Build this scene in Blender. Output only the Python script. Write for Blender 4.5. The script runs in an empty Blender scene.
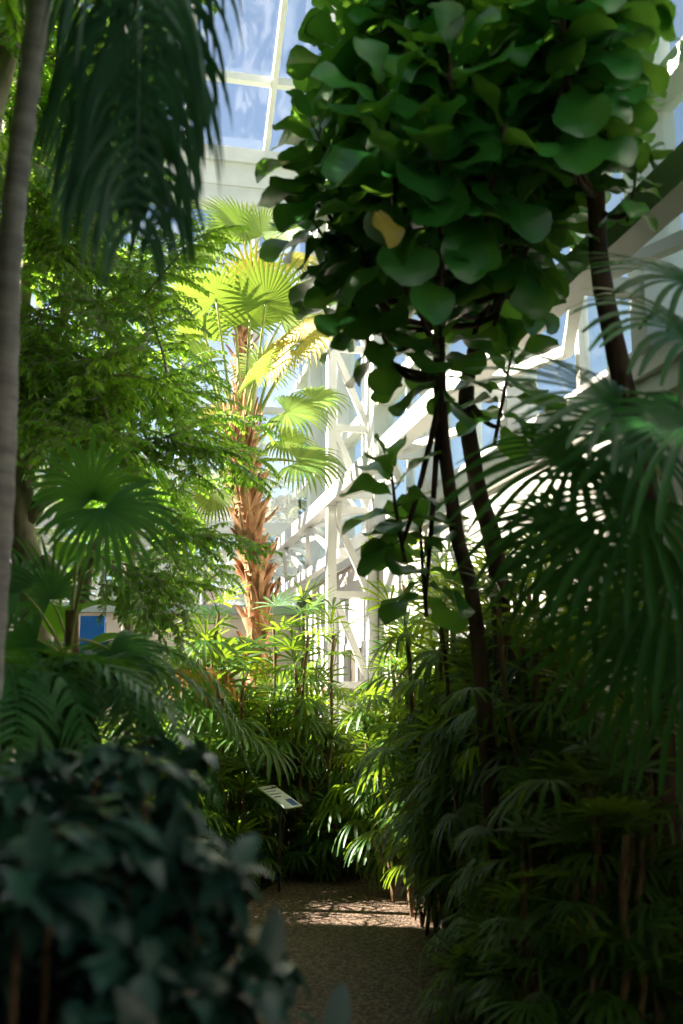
import bpy, math, random
from mathutils import Vector, Matrix, Quaternion

RND = random.Random(11)
SC = bpy.context.scene
COL = SC.collection
PI = math.pi
V = Vector
WM = {}                     # world matrix of every object we made


def U(a, b): return RND.uniform(a, b)

# ------------------------------------------------------------------ camera
FPX, PITCH, YAW, EYE = 996.0, math.radians(10.13), math.radians(12.2), 1.6
FWD = V((math.sin(YAW) * math.cos(PITCH), math.cos(YAW) * math.cos(PITCH), math.sin(PITCH)))
RGT = V((math.cos(YAW), -math.sin(YAW), 0))
UPV = RGT.cross(FWD)
CAM = V((0, 0, EYE))


def P(px, py, d):           # world point seen at a pixel, d metres deep
    return CAM + FWD * d + RGT * ((px - 341.5) / FPX * d) - UPV * ((py - 512) / FPX * d)


def G(px, d, z=0.0):        # point on the ground d metres ahead, under column px
    fh, rh = V((math.sin(YAW), math.cos(YAW), 0)), V((math.cos(YAW), -math.sin(YAW), 0))
    zc = d * math.cos(PITCH) - 0.6 * math.sin(PITCH)
    q = fh * d + rh * ((px - 341.5) / FPX * zc)
    q.z = z
    return q


cd = bpy.data.cameras.new('camera')
cam = bpy.data.objects.new('camera', cd)
COL.objects.link(cam)
cd.sensor_fit = 'HORIZONTAL'
cd.sensor_width = 24.0
cd.lens = 24.0 * FPX / 683.0
M = Matrix((RGT, UPV, -FWD)).transposed().to_4x4()
M.translation = CAM
cam.matrix_world = M
cd.clip_end = 300
cd.dof.use_dof = True
cd.dof.focus_distance = 9.6
cd.dof.aperture_fstop = 1.7
SC.camera = cam

# ------------------------------------------------------------------ materials


def newmat(name):
    m = bpy.data.materials.new(name)
    m.use_nodes = True
    nt = m.node_tree
    nt.nodes.clear()
    out = nt.nodes.new('ShaderNodeOutputMaterial')
    return m, nt, out


def leafmat(name, c1, c2, trans, tf=0.4, rough=0.4, spec=0.5):
    m, nt, out = newmat(name)
    at = nt.nodes.new('ShaderNodeAttribute'); at.attribute_name = 'tint'
    oi = nt.nodes.new('ShaderNodeObjectInfo')
    ad = nt.nodes.new('ShaderNodeMath'); ad.operation = 'MULTIPLY_ADD'
    nt.links.new(oi.outputs['Random'], ad.inputs[0]); ad.inputs[1].default_value = 0.3
    nt.links.new(at.outputs['Fac'], ad.inputs[2])
    mx = nt.nodes.new('ShaderNodeMix'); mx.data_type = 'RGBA'
    mx.inputs[6].default_value = (*c1, 1); mx.inputs[7].default_value = (*c2, 1)
    nt.links.new(ad.outputs[0], mx.inputs[0])
    pr = nt.nodes.new('ShaderNodeBsdfPrincipled')
    pr.inputs['Roughness'].default_value = rough
    pr.inputs['Specular IOR Level'].default_value = spec
    nt.links.new(mx.outputs[2], pr.inputs['Base Color'])
    tr = nt.nodes.new('ShaderNodeBsdfTranslucent')
    mt = nt.nodes.new('ShaderNodeMix'); mt.data_type = 'RGBA'
    mt.inputs[0].default_value = 0.25
    mt.inputs[6].default_value = (*trans, 1)
    nt.links.new(mx.outputs[2], mt.inputs[7])
    nt.links.new(mt.outputs[2], tr.inputs['Color'])
    ms = nt.nodes.new('ShaderNodeMixShader'); ms.inputs[0].default_value = tf
    nt.links.new(pr.outputs[0], ms.inputs[1]); nt.links.new(tr.outputs[0], ms.inputs[2])
    nt.links.new(ms.outputs[0], out.inputs[0])
    return m


def noisemat(name, c1, c2, scale=8.0, rough=0.7, bump=0.0, detail=6, stretch=(1, 1, 1), spec=0.3, metal=0.0, lo=0.35, hi=0.65):
    m, nt, out = newmat(name)
    tc = nt.nodes.new('ShaderNodeTexCoord')
    mp = nt.nodes.new('ShaderNodeMapping'); mp.inputs['Scale'].default_value = stretch
    nz = nt.nodes.new('ShaderNodeTexNoise'); nz.inputs['Scale'].default_value = scale; nz.inputs['Detail'].default_value = detail
    rp = nt.nodes.new('ShaderNodeValToRGB')
    rp.color_ramp.elements[0].position = lo; rp.color_ramp.elements[0].color = (*c1, 1)
    rp.color_ramp.elements[1].position = hi; rp.color_ramp.elements[1].color = (*c2, 1)
    pr = nt.nodes.new('ShaderNodeBsdfPrincipled')
    pr.inputs['Roughness'].default_value = rough; pr.inputs['Specular IOR Level'].default_value = spec
    pr.inputs['Metallic'].default_value = metal
    L = nt.links.new
    L(tc.outputs['Object'], mp.inputs[0]); L(mp.outputs[0], nz.inputs['Vector']); L(nz.outputs[0], rp.inputs[0])
    L(rp.outputs[0], pr.inputs['Base Color']); L(pr.outputs[0], out.inputs[0])
    if bump:
        bp = nt.nodes.new('ShaderNodeBump'); bp.inputs['Strength'].default_value = bump; bp.inputs['Distance'].default_value = 0.02
        L(nz.outputs[0], bp.inputs['Height']); L(bp.outputs[0], pr.inputs['Normal'])
    return m


def gravelmat(name):
    m, nt, out = newmat(name)
    L = nt.links.new
    tc = nt.nodes.new('ShaderNodeTexCoord')
    vo = nt.nodes.new('ShaderNodeTexVoronoi'); vo.inputs['Scale'].default_value = 62
    rp = nt.nodes.new('ShaderNodeValToRGB')
    e = rp.color_ramp.elements
    e[0].position = 0.0; e[0].color = (0.05, 0.027, 0.017, 1)
    e[1].position = 1.0; e[1].color = (0.32, 0.21, 0.145, 1)
    x = rp.color_ramp.elements.new(0.5); x.color = (0.14, 0.08, 0.052, 1)
    sp = nt.nodes.new('ShaderNodeSeparateColor')
    nz = nt.nodes.new('ShaderNodeTexNoise'); nz.inputs['Scale'].default_value = 1.7; nz.inputs['Detail'].default_value = 4
    mul = nt.nodes.new('ShaderNodeMix'); mul.data_type = 'RGBA'; mul.blend_type = 'MULTIPLY'; mul.inputs[0].default_value = 0.5
    pr = nt.nodes.new('ShaderNodeBsdfPrincipled'); pr.inputs['Roughness'].default_value = 0.75
    bp = nt.nodes.new('ShaderNodeBump'); bp.inputs['Strength'].default_value = 0.7; bp.inputs['Distance'].default_value = 0.01; bp.invert = True
    L(tc.outputs['Object'], vo.inputs['Vector']); L(tc.outputs['Object'], nz.inputs['Vector'])
    L(vo.outputs['Color'], sp.inputs[0]); L(sp.outputs[0], rp.inputs[0])
    L(rp.outputs[0], mul.inputs[6]); L(nz.outputs[0], mul.inputs[7]); L(mul.outputs[2], pr.inputs['Base Color'])
    L(vo.outputs['Distance'], bp.inputs['Height']); L(bp.outputs[0], pr.inputs['Normal']); L(pr.outputs[0], out.inputs[0])
    return m


def glassmat(name, haze=0.12, hcol=(0.9, 0.93, 0.95), tint=(0.95, 0.98, 0.99), gl=0.06):
    m, nt, out = newmat(name)
    L = nt.links.new
    t = nt.nodes.new('ShaderNodeBsdfTransparent'); t.inputs[0].default_value = (*tint, 1)
    tl = nt.nodes.new('ShaderNodeBsdfTranslucent'); tl.inputs[0].default_value = (*hcol, 1)
    g = nt.nodes.new('ShaderNodeBsdfGlossy'); g.inputs['Roughness'].default_value = 0.03
    tc = nt.nodes.new('ShaderNodeTexCoord')
    nz = nt.nodes.new('ShaderNodeTexNoise'); nz.inputs['Scale'].default_value = 1.2; nz.inputs['Detail'].default_value = 5
    mr = nt.nodes.new('ShaderNodeMapRange'); mr.inputs[3].default_value = haze * 0.5; mr.inputs[4].default_value = haze * 1.5
    L(tc.outputs['Object'], nz.inputs['Vector']); L(nz.outputs[0], mr.inputs[0])
    a = nt.nodes.new('ShaderNodeMixShader'); b = nt.nodes.new('ShaderNodeMixShader')
    L(mr.outputs[0], a.inputs[0]); L(t.outputs[0], a.inputs[1]); L(tl.outputs[0], a.inputs[2])
    b.inputs[0].default_value = gl; L(a.outputs[0], b.inputs[1]); L(g.outputs[0], b.inputs[2])
    L(b.outputs[0], out.inputs[0])
    return m


MT = dict(
    white=noisemat('white_paint', (0.62, 0.62, 0.60), (0.70, 0.70, 0.68), 3, 0.5),
    cream=noisemat('cream_plaster', (0.60, 0.52, 0.43), (0.70, 0.61, 0.51), 1.5, 0.8, 0.05),
    render_=noisemat('white_plaster', (0.60, 0.56, 0.52), (0.68, 0.64, 0.60), 1.5, 0.8, 0.05),
    sill=noisemat('sill_green_grey', (0.30, 0.36, 0.32), (0.38, 0.44, 0.40), 4, 0.6),
    soil=noisemat('soil', (0.012, 0.008, 0.005), (0.06, 0.038, 0.022), 14, 0.95, 0.8),
    gravel=gravelmat('path_aggregate'),
    kerb=noisemat('kerb_stone', (0.10, 0.08, 0.06), (0.2, 0.16, 0.12), 10, 0.85, 0.3),
    outside=noisemat('outside_grass', (0.10, 0.16, 0.05), (0.25, 0.27, 0.14), 0.8, 0.95),
    stone=noisemat('dark_stone', (0.05, 0.045, 0.04), (0.12, 0.10, 0.09), 3, 0.9, 0.3),
    glass=glassmat('pane_glass', 0.07),
    hazy=glassmat('hazy_glass', 0.05),
    roofglass=glassmat('roof_glass', 0.008, gl=0.03),
    fig=leafmat('fiddle_leaf', (0.012, 0.100, 0.024), (0.045, 0.26, 0.045), (0.26, 0.52, 0.04), 0.30, 0.33, 0.6),
    figyellow=leafmat('yellowed_leaf', (0.26, 0.19, 0.03), (0.40, 0.32, 0.05), (0.55, 0.42, 0.04), 0.35, 0.5),
    ficus=leafmat('ficus_leaf', (0.022, 0.110, 0.015), (0.10, 0.30, 0.03), (0.46, 0.78, 0.05), 0.50, 0.32, 0.5),
    rhapis=leafmat('lady_palm_leaf', (0.007, 0.044, 0.009), (0.058, 0.155, 0.018), (0.48, 0.68, 0.03), 0.34, 0.42, 0.38),
    nearfan=leafmat('large_fan_leaf', (0.008, 0.056, 0.016), (0.03, 0.14, 0.03), (0.20, 0.52, 0.04), 0.26, 0.40, 0.35),
    deadfan=leafmat('dead_fan_leaf', (0.42, 0.17, 0.04), (0.55, 0.27, 0.07), (0.6, 0.3, 0.06), 0.3, 0.7),
    palm=leafmat('fan_palm_leaf', (0.05, 0.14, 0.025), (0.22, 0.30, 0.05), (0.38, 0.54, 0.055), 0.33, 0.45, 0.35),
    palmyel=leafmat('old_fan_leaf', (0.14, 0.20, 0.03), (0.48, 0.37, 0.07), (0.62, 0.50, 0.06), 0.36, 0.5, 0.3),
    petiole=noisemat('palm_petiole', (0.26, 0.33, 0.08), (0.45, 0.46, 0.15), 6, 0.45),
    pinnate=leafmat('feather_frond_leaf', (0.010, 0.058, 0.036), (0.03, 0.13, 0.07), (0.10, 0.32, 0.05), 0.2, 0.38, 0.4),
    cycad=leafmat('arching_frond_leaf', (0.014, 0.105, 0.024), (0.045, 0.21, 0.04), (0.26, 0.55, 0.04), 0.3, 0.42, 0.3),
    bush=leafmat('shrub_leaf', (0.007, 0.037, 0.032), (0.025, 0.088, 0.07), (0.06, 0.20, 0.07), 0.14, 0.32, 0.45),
    broad=leafmat('broad_leaf', (0.06, 0.22, 0.025), (0.14, 0.36, 0.04), (0.42, 0.75, 0.04), 0.5, 0.4, 0.4),
    outleaf=leafmat('outside_leaf', (0.06, 0.11, 0.04), (0.18, 0.19, 0.08), (0.25, 0.3, 0.08), 0.4, 0.6, 0.2),
    bark=noisemat('fig_bark', (0.045, 0.028, 0.018), (0.14, 0.09, 0.06), 18, 0.85, 0.5, stretch=(1, 1, 0.3)),
    greybark=noisemat('ficus_bark', (0.20, 0.17, 0.13), (0.38, 0.33, 0.26), 12, 0.8, 0.3, stretch=(1, 1, 0.4)),
    palmgrey=noisemat('pale_palm_bark', (0.27, 0.26, 0.25), (0.46, 0.44, 0.41), 9, 0.8, 0.3, stretch=(0.6, 0.6, 2.5)),
    cane=noisemat('cane_fibre', (0.09, 0.055, 0.03), (0.26, 0.17, 0.09), 20, 0.85, 0.4, stretch=(1, 1, 0.4)),
    fibre=noisemat('trunk_fibre', (0.26, 0.12, 0.055), (0.55, 0.30, 0.15), 14, 0.9, 0.6, stretch=(1.5, 1.5, 0.4)),
    boot=noisemat('leaf_base', (0.28, 0.12, 0.055), (0.58, 0.31, 0.165), 9, 0.8, 0.4, stretch=(1, 1, 0.5)),
    stub=noisemat('petiole_stub', (0.24, 0.12, 0.06), (0.50, 0.28, 0.15), 12, 0.7, 0.2),
    blue=noisemat('blue_panel', (0.02, 0.13, 0.50), (0.03, 0.17, 0.58), 3, 0.5),
    steel=noisemat('dark_steel', (0.05, 0.05, 0.05), (0.09, 0.09, 0.09), 6, 0.5),
    grey=noisemat('grey_metal', (0.16, 0.16, 0.15), (0.24, 0.24, 0.23), 6, 0.5),
    red=noisemat('red_enamel', (0.55, 0.02, 0.025), (0.62, 0.03, 0.03), 4, 0.4),
    plate=noisemat('sign_face', (0.62, 0.63, 0.62), (0.76, 0.77, 0.76), 4, 0.4),
    ink=noisemat('sign_print', (0.10, 0.11, 0.13), (0.18, 0.18, 0.2), 8, 0.5),
    printblue=noisemat('sign_blue', (0.04, 0.09, 0.35), (0.06, 0.13, 0.42), 8, 0.5),
    door=noisemat('door_glass_dark', (0.10, 0.085, 0.07), (0.16, 0.135, 0.11), 2, 0.3),
)

# ------------------------------------------------------------------ mesh builder


class MB:
    def __init__(self):
        self.v, self.f, self.t, self.m = [], [], [], []

    def add(self, vs, fs, tint=0.5, mi=0):
        b = len(self.v)
        self.v.extend(tuple(p) for p in vs)
        self.f.extend(tuple(i + b for i in q) for q in fs)
        if isinstance(tint, (int, float)):
            self.t.extend([tint] * len(vs))
        else:
            self.t.extend(tint)
        self.m.extend([mi] * len(fs))
        return self

    def mesh(self, name, mats, smooth=True):
        me = bpy.data.meshes.new(name)
        me.from_pydata(self.v, [], self.f)
        for x in (mats if isinstance(mats, (list, tuple)) else [mats]):
            me.materials.append(x)
        a = me.attributes.new('tint', 'FLOAT', 'POINT')
        a.data.foreach_set('value', self.t)
        me.polygons.foreach_set('material_index', self.m)
        if smooth:
            me.polygons.foreach_set('use_smooth', [True] * len(self.f))
        me.update()
        return me

    def build(self, name, mats, parent=None, smooth=True, world=None):
        return link(name, self.mesh(name, mats, smooth), parent, world)

    def box(self, lo, hi, mi=0, mat=None, bev=0.0):
        x0, y0, z0 = lo; x1, y1, z1 = hi
        vs = [V((x, y, z)) for z in (z0, z1) for y in (y0, y1) for x in (x0, x1)]
        if mat is not None:
            vs = [mat @ q for q in vs]
        self.add(vs, [(0, 2, 3, 1), (4, 5, 7, 6), (0, 1, 5, 4), (2, 6, 7, 3), (0, 4, 6, 2), (1, 3, 7, 5)], 0.5, mi)
        return self

    def bar(self, a, b, w, h, mi=0, up=V((0, 0, 1))):
        a, b = V(a), V(b)
        d = b - a; L = d.length; d.normalize()
        if abs(d.dot(up)) > 0.98:
            up = V((1, 0, 0))
        s = d.cross(up).normalized(); u = s.cross(d)
        mt = Matrix((s, d, u)).transposed().to_4x4(); mt.translation = a
        return self.box((-w / 2, 0, -h / 2), (w / 2, L, h / 2), mi, mt)

    def tube(self, pts, rad, sides=8, mi=0, cap=True, tint=0.5, jitter=0.0):
        pts = [V(p) for p in pts]
        n = len(pts)
        if not isinstance(rad, (list, tuple)):
            rad = [rad] * n
        d = (pts[1] - pts[0]).normalized()
        s = d.cross(V((0, 0, 1)))
        if s.length < 0.05:
            s = d.cross(V((0, 1, 0)))
        s.normalize()
        vs, fs = [], []
        for i, p in enumerate(pts):
            d = (pts[min(i + 1, n - 1)] - pts[max(i - 1, 0)]).normalized()
            s = (s - d * s.dot(d)).normalized()
            t = d.cross(s)
            for k in range(sides):
                a = 2 * PI * k / sides
                r = rad[i] * (1 + jitter * U(-1, 1))
                vs.append(p + s * (math.cos(a) * r) + t * (math.sin(a) * r))
        for i in range(n - 1):
            for k in range(sides):
                k2 = (k + 1) % sides
                fs.append((i * sides + k, i * sides + k2, (i + 1) * sides + k2, (i + 1) * sides + k))
        if cap:
            fs.append(tuple(range(sides - 1, -1, -1)))
            fs.append(tuple((n - 1) * sides + k for k in range(sides)))
        return self.add(vs, fs, tint, mi)

    def strip(self, p, d, n, L, W, prof, seg=5, droop=0.0, start=0.0, fold=0.2, tint=0.5, mi=0, wave=0.0, rib=0.0):
        p, d = V(p), V(d).normalized()
        s = d.cross(n)
        if s.length < 1e-3:
            s = d.cross(V((1, 0.3, 0)))
        s.normalize()
        ds = L / seg
        vs, fs, ts = [], [], []
        ph = U(0, 6)
        for i in range(seg + 1):
            t = i / seg
            w = W * prof(t)
            s = (s - d * s.dot(d)).normalized()
            u = s.cross(d)
            wv = wave * W * math.sin(t * 11 + ph)
            vs += [p - s * w + u * (fold * w + wv), p.copy(), p + s * w + u * (fold * w - wv)]
            ts += [tint, tint + rib, tint]
            if i < seg:
                b = 3 * i
                fs += [(b, b + 1, b + 4, b + 3), (b + 1, b + 2, b + 5, b + 4)]
            if t >= start:
                d = (d + V((0, 0, -1)) * (droop * ds / max(L, 1e-6))).normalized()
            p = p + d * ds
        return self.add(vs, fs, ts, mi)


def link(name, data, parent=None, world=None):
    o = bpy.data.objects.new(name, data)
    COL.objects.link(o)
    w = world if world is not None else Matrix.Identity(4)
    WM[o.name] = w.copy()
    if parent is not None:
        o.parent = parent
        o.matrix_local = WM[parent.name].inverted() @ w
    else:
        o.matrix_local = w
    return o


def tag(o, label, cat, group=None, kind=None):
    o['label'] = label
    if cat: o['category'] = cat
    if group: o['group'] = group
    if kind: o['kind'] = kind
    return o


def thing(name, label, cat, loc=(0, 0, 0), group=None):
    return tag(link(name, None, None, Matrix.Translation(V(loc))), label, cat, group)


def struct(o, label=None):
    o['kind'] = 'structure'
    if label: o['label'] = label
    return o


def aim(d, n=V((0, 0, 1)), loc=(0, 0, 0), sc=1.0):   # matrix with +Y along d
    d = V(d).normalized()
    s = d.cross(V(n))
    if s.length < 1e-3:
        s = d.cross(V((0, 1, 0.1)))
    s.normalize()
    u = s.cross(d)
    m = (Matrix((s, d, u)).transposed() * sc).to_4x4()
    m.translation = V(loc)
    return m


def rotz(a, loc, sc=1.0):
    return Matrix.Translation(V(loc)) @ Matrix.Rotation(a, 4, 'Z') @ Matrix.Scale(sc, 4)


def bez(a, b, c, n=8):
    a, b, c = V(a), V(b), V(c)
    return [a * (1 - t) ** 2 + b * (2 * t * (1 - t)) + c * t * t for t in (i / n for i in range(n + 1))]


def smooth_path(pts, n=6):          # Catmull-Rom through points
    pts = [V(p) for p in pts]
    q = [pts[0] * 2 - pts[1]] + pts + [pts[-1] * 2 - pts[-2]]
    out = []
    for i in range(1, len(q) - 2):
        for k in range(n):
            t = k / n
            p0, p1, p2, p3 = q[i - 1:i + 3]
            out.append(0.5 * ((2 * p1) + (p2 - p0) * t + (2 * p0 - 5 * p1 + 4 * p2 - p3) * t * t + (3 * p1 - p0 - 3 * p2 + p3) * t ** 3))
    out.append(pts[-1])
    return out


# ------------------------------------------------------------------ leaf outlines
def lance(t): return max(0.03, math.sin(PI * min(1, t ** 0.75)) ** 0.8) if 0 < t < 1 else 0.04
def oval(t): return max(0.04, math.sin(PI * t) ** 0.6) if 0 < t < 1 else 0.05
def fiddle(t): return [0.12, 0.30, 0.42, 0.50, 0.68, 0.88, 1.0, 0.98, 0.80, 0.30][min(9, int(round(t * 9)))]
def blunt(t): return [0.16, 0.55, 0.85, 1.0, 1.0, 0.82, 0.40][min(6, int(round(t * 6)))]
def taper(t): return max(0.03, (0.5 + 2.5 * t if t < 0.2 else 1.0) * (1 - max(0, t - 0.35) / 0.66) ** 0.8)


# ------------------------------------------------------------------ fan leaves
def fan_blade(mb, hast, axis, normal, R, n=30, span=2.6, join=0.5, droop=1.4, fold=0.35, seg=8, rows=None, cup=0.12, split_w=None, mi=0, t0=0.4, tipmi=None):
    """A palmate blade: n pleated segments round a hastula, fused up to `join` of their length."""
    axis = V(axis).normalized(); normal = V(normal)
    s = axis.cross(normal).normalized(); normal = s.cross(axis).normalized()
    da = 2 * span / n
    for i in range(n):
        a = -span + (i + 0.5) * da
        L = R * (0.62 + 0.38 * math.cos(a * 0.62)) * U(0.93, 1.05)
        d = axis * math.cos(a) + s * math.sin(a) + normal * cup
        full = math.tan(da / 2) * L * 1.02
        if split_w is None:
            def prof(t, j=join):
                return max(0.02, t if t < j else j * (1 - (t - j) / (1 - j)) ** 0.75 if t < 1 else 0.02)
            W = full
        else:
            prof, W = blunt, split_w * U(0.85, 1.12)
        mb.strip(hast, d, normal, L, W, prof, seg, droop * U(0.7, 1.35), join * 0.9, fold, t0 + U(-0.35, 0.5), mi)


def petiole_mesh(mb, a, b, r0, r1, sag=0.2, mi=0):
    a, b = V(a), V(b)
    mid = (a + b) / 2 + V((0, 0, (b - a).length * sag))
    pts = bez(a, mid, b, 8)
    mb.tube(pts, [r0 + (r1 - r0) * i / 8 for i in range(9)], 6, mi)
    return (pts[-1] - pts[-2]).normalized()


# ------------------------------------------------------------------ SETTING
YB, XW = 17.4, 3.0          # back glass wall, right glass wall
XL, YF = -5.4, -4.0

mb = MB(); mb.box((XL, YF, -0.1), (XW + 0.3, YB + 0.3, 0.0)); struct(mb.build('floor', MT['soil'], smooth=False), 'dark soil planting beds under the plants')
# path: from the camera ahead, curving to the right along the glass wall
mid = smooth_path([(-0.35, -3.9, 0), (-0.05, 0, 0), (0.62, 3.2, 0), (1.15, 5.6, 0), (1.75, 7.4, 0), (2.2, 8.35, 0), (2.94, 8.6, 0)], 8)
hw = [0.85 + 0.0 * i for i in range(len(mid))]
mb = MB(); vs = []; fs = []
for i, p in enumerate(mid):
    d = (mid[min(i + 1, len(mid) - 1)] - mid[max(i - 1, 0)]).normalized()
    s = V((d.y, -d.x, 0))
    w = hw[i]
    l, r = p - s * w * 1.05, p + s * w * 0.9
    for q in (l, r):
        q.x = min(q.x, XW - 0.06)
    vs += [V((l.x, l.y, 0.012)), V((r.x, r.y, 0.012)), V((l.x, l.y, -0.02)), V((r.x, r.y, -0.02))]
    if i:
        b = 4 * i
        fs += [(b - 4, b - 3, b + 1, b), (b - 4, b, b + 2, b - 2), (b - 3, b - 1, b + 3, b + 1)]
mb.add(vs, fs); struct(mb.build('floor_path', MT['gravel'], smooth=False), 'brown exposed aggregate garden path')

mb = MB(); mb.box((-60, -40, -0.3), (60, 90, -0.12)); struct(mb.build('ground', MT['outside'], smooth=False), 'grass outside the glasshouse')

# right wall: low solid wall with a door opening, glazing above
SILL = 3.57
DY0, DY1, DZ = 12.45, 13.62, 2.22
mb = MB()
mb.box((XW, YF, 0), (XW + 0.22, DY0, SILL - 0.16)); mb.box((XW, DY1, 0), (XW + 0.22, YB + 0.2, SILL - 0.16)); mb.box((XW, DY0, DZ), (XW + 0.22, DY1, SILL - 0.16))
struct(mb.build('wall_right', MT['render_'], smooth=False), 'white plastered low wall under the right hand glazing')
mb = MB(); mb.box((XW - 0.10, YF, SILL - 0.16), (XW + 0.24, YB, SILL - 0.04)); mb.box((XW - 0.05, YF, SILL - 0.30), (XW + 0.2, YB, SILL - 0.162))
struct(mb.build('trim_1', MT['white'], smooth=False), 'white sill along the right hand wall')
d = struct(link('door_1', None, None, Matrix.Translation((XW, DY0, 0))), 'dark glazed door in the right hand wall')
mb = MB()
for y in (DY0, DY1 - 0.08): mb.box((XW - 0.03, y, 0), (XW + 0.2, y + 0.08, DZ))
mb.box((XW - 0.03, DY0 + 0.08, DZ - 0.08), (XW + 0.2, DY1 - 0.08, DZ)); mb.build('frame', MT['white'], d, False)
mb = MB(); mb.box((XW + 0.05, DY0 + 0.08, 0.01), (XW + 0.09, DY1 - 0.08, DZ - 0.08)); mb.build('leaf', MT['door'], d, False)
mb = MB()
mb.box((XW + 0.02, DY0 + 0.08, 0.95), (XW + 0.05, DY1 - 0.08, 1.05)); mb.box((XW + 0.02, (DY0 + DY1) / 2 - 0.04, 0.01), (XW + 0.05, (DY0 + DY1) / 2 + 0.04, DZ - 0.08)); mb.build('rail', MT['white'], d, False)
mb = MB(); mb.tube([(XW - 0.02, DY0 + 0.5, 1.0), (XW - 0.02, DY0 + 0.5, 1.25)], 0.015); mb.build('handle', MT['grey'], d)

ZE = 11.5                   # eave
posts = [5.0 + 2.13 * k for k in range(-4, 6)]
tn = 2
for y in posts:
    mb = MB(); mb.box((XW - 0.16, y - 0.09, SILL - 0.04), (XW + 0.1, y + 0.09, ZE)); struct(mb.build('trim_%d' % tn, MT['white'], smooth=False), 'white glazing post of the right hand wall'); tn += 1
wn = 1
edges = posts + [YB]
for a, b in zip(edges[:-1], edges[1:]):
    if b - a < 0.3: continue
    w = struct(link('window_%d' % wn, None, None, Matrix.Translation((XW, a, SILL))), 'tall glazed bay of the right hand wall'); wn += 1
    mb = MB()
    for z in (5.07, 7.09, 9.1): mb.box((XW - 0.12, a + 0.09, z - 0.07), (XW + 0.08, b - 0.09, z + 0.07))
    for z in (SILL - 0.0, ZE - 0.08): mb.box((XW - 0.04, a + 0.09, z - 0.04), (XW + 0.06, b - 0.09, z + 0.06))
    mb.box((XW - 0.03, (a + b) / 2 - 0.03, SILL + 0.06), (XW + 0.05, (a + b) / 2 + 0.03, ZE - 0.13))
    mb.build('window_frame', MT['white'], w, False)
    mb = MB(); mb.box((XW + 0.01, a + 0.05, SILL + 0.03), (XW + 0.02, b - 0.05, ZE - 0.1)); mb.build('window_pane', MT['glass'], w, False)

# back wall
ZS = 3.05
mb = MB(); mb.box((XL, YB, 0), (XW + 0.22, YB + 0.22, ZS - 0.16)); struct(mb.build('wall_back', MT['cream'], smooth=False), 'cream plastered low wall at the far end')
mb = MB(); mb.box((XL, YB - 0.12, ZS - 0.16), (XW, YB + 0.24, ZS)); struct(mb.build('trim_%d' % tn, MT['sill'], smooth=False), 'grey green sill of the far wall'); tn += 1
bx = [2.13 - 1.27 * k for k in range(0, 9)]
zt0, zt1 = 10.5, 11.5
for x in bx:
    mb = MB(); mb.box((x - 0.055, YB - 0.10, ZS), (x + 0.055, YB + 0.08, zt0)); struct(mb.build('trim_%d' % tn, MT['white'], smooth=False), 'white glazing post of the far wall'); tn += 1
bxe = [XW] + bx
for b, a in zip(bxe[:-1], bxe[1:]):
    w = struct(link('window_%d' % wn, None, None, Matrix.Translation((a, YB, ZS))), 'glazed bay of the far wall'); wn += 1
    mb = MB()
    for z, h in ((3.68, 0.07), (4.42, 0.11), (6.6, 0.05), (8.6, 0.05)): mb.box((a + 0.055, YB - 0.08, z - h), (b - 0.055, YB + 0.06, z + h))
    k = 3 if b - a > 1 else 2
    for i in range(1, k):
        x = a + (b - a) * i / k
        mb.box((x - 0.02, YB - 0.04, ZS), (x + 0.02, YB + 0.04, 3.61))
    mb.build('window_frame', MT['white'], w, False)
    mb = MB(); mb.box((a + 0.03, YB + 0.01, ZS), (b - 0.03, YB + 0.02, 4.31)); mb.build('window_pane', MT['hazy'], w, False)
    mb = MB(); mb.box((a + 0.03, YB + 0.01, 4.53), (b - 0.03, YB + 0.02, zt0)); mb.build('window_pane', MT['glass'], w, False)
mb = MB()
mb.box((XL, YB - 0.22, zt0), (XW, YB + 0.2, zt0 + 0.16)); mb.box((XL, YB - 0.12, zt0 + 0.16), (XW, YB + 0.2, zt0 + 0.36))
mb.box((XL, YB - 0.16, zt0 + 0.36), (XW, YB + 0.2, zt0 + 0.80)); mb.box((XL, YB - 0.26, zt0 + 0.80), (XW, YB + 0.2, zt1 + 0.08))
struct(mb.build('trim_%d' % tn, MT['white'], smooth=False), 'broad white eave beam over the far wall'); tn += 1

# glass roof, rising from the far eave towards the camera then level
SL = math.radians(37.6)
yr = 9.0
zr = zt1 + (YB - yr) * math.tan(SL)
ro = struct(link('ceiling', None, None, Matrix.Translation((0, YB, zt1))), 'pitched glass roof on white rafters')
for x in [2.27 - 1.5 * k for k in range(0, 8)]:
    mb = MB(); mb.bar((x, YB - 0.1, zt1 + 0.08), (x, yr, zr), 0.10, 0.20); mb.build('rafter', MT['white'], ro, False)
for i in range(1, 8):
    y = YB - 1.3 * i + 0.15
    z = zt1 + (YB - y) * math.tan(SL)
    mb = MB(); mb.bar((XL, y, z + 0.02), (XW, y, z + 0.02), 0.15, 0.14); mb.build('purlin', MT['white'], ro, False)
mb = MB(); up = V((0, math.sin(SL), math.cos(SL))) * 0.12
a, b = V((XL, YB, zt1)) + up, V((XW, YB, zt1)) + up; c, e = V((XW, yr, zr)) + up, V((XL, yr, zr)) + up
mb.add([a, b, c, e] + [q + up * 0.1 for q in (a, b, c, e)], [(0, 1, 2, 3), (4, 7, 6, 5), (0, 4, 5, 1), (1, 5, 6, 2), (2, 6, 7, 3), (3, 7, 4, 0)])
mb.build('pane', MT['roofglass'], ro, False)

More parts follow.
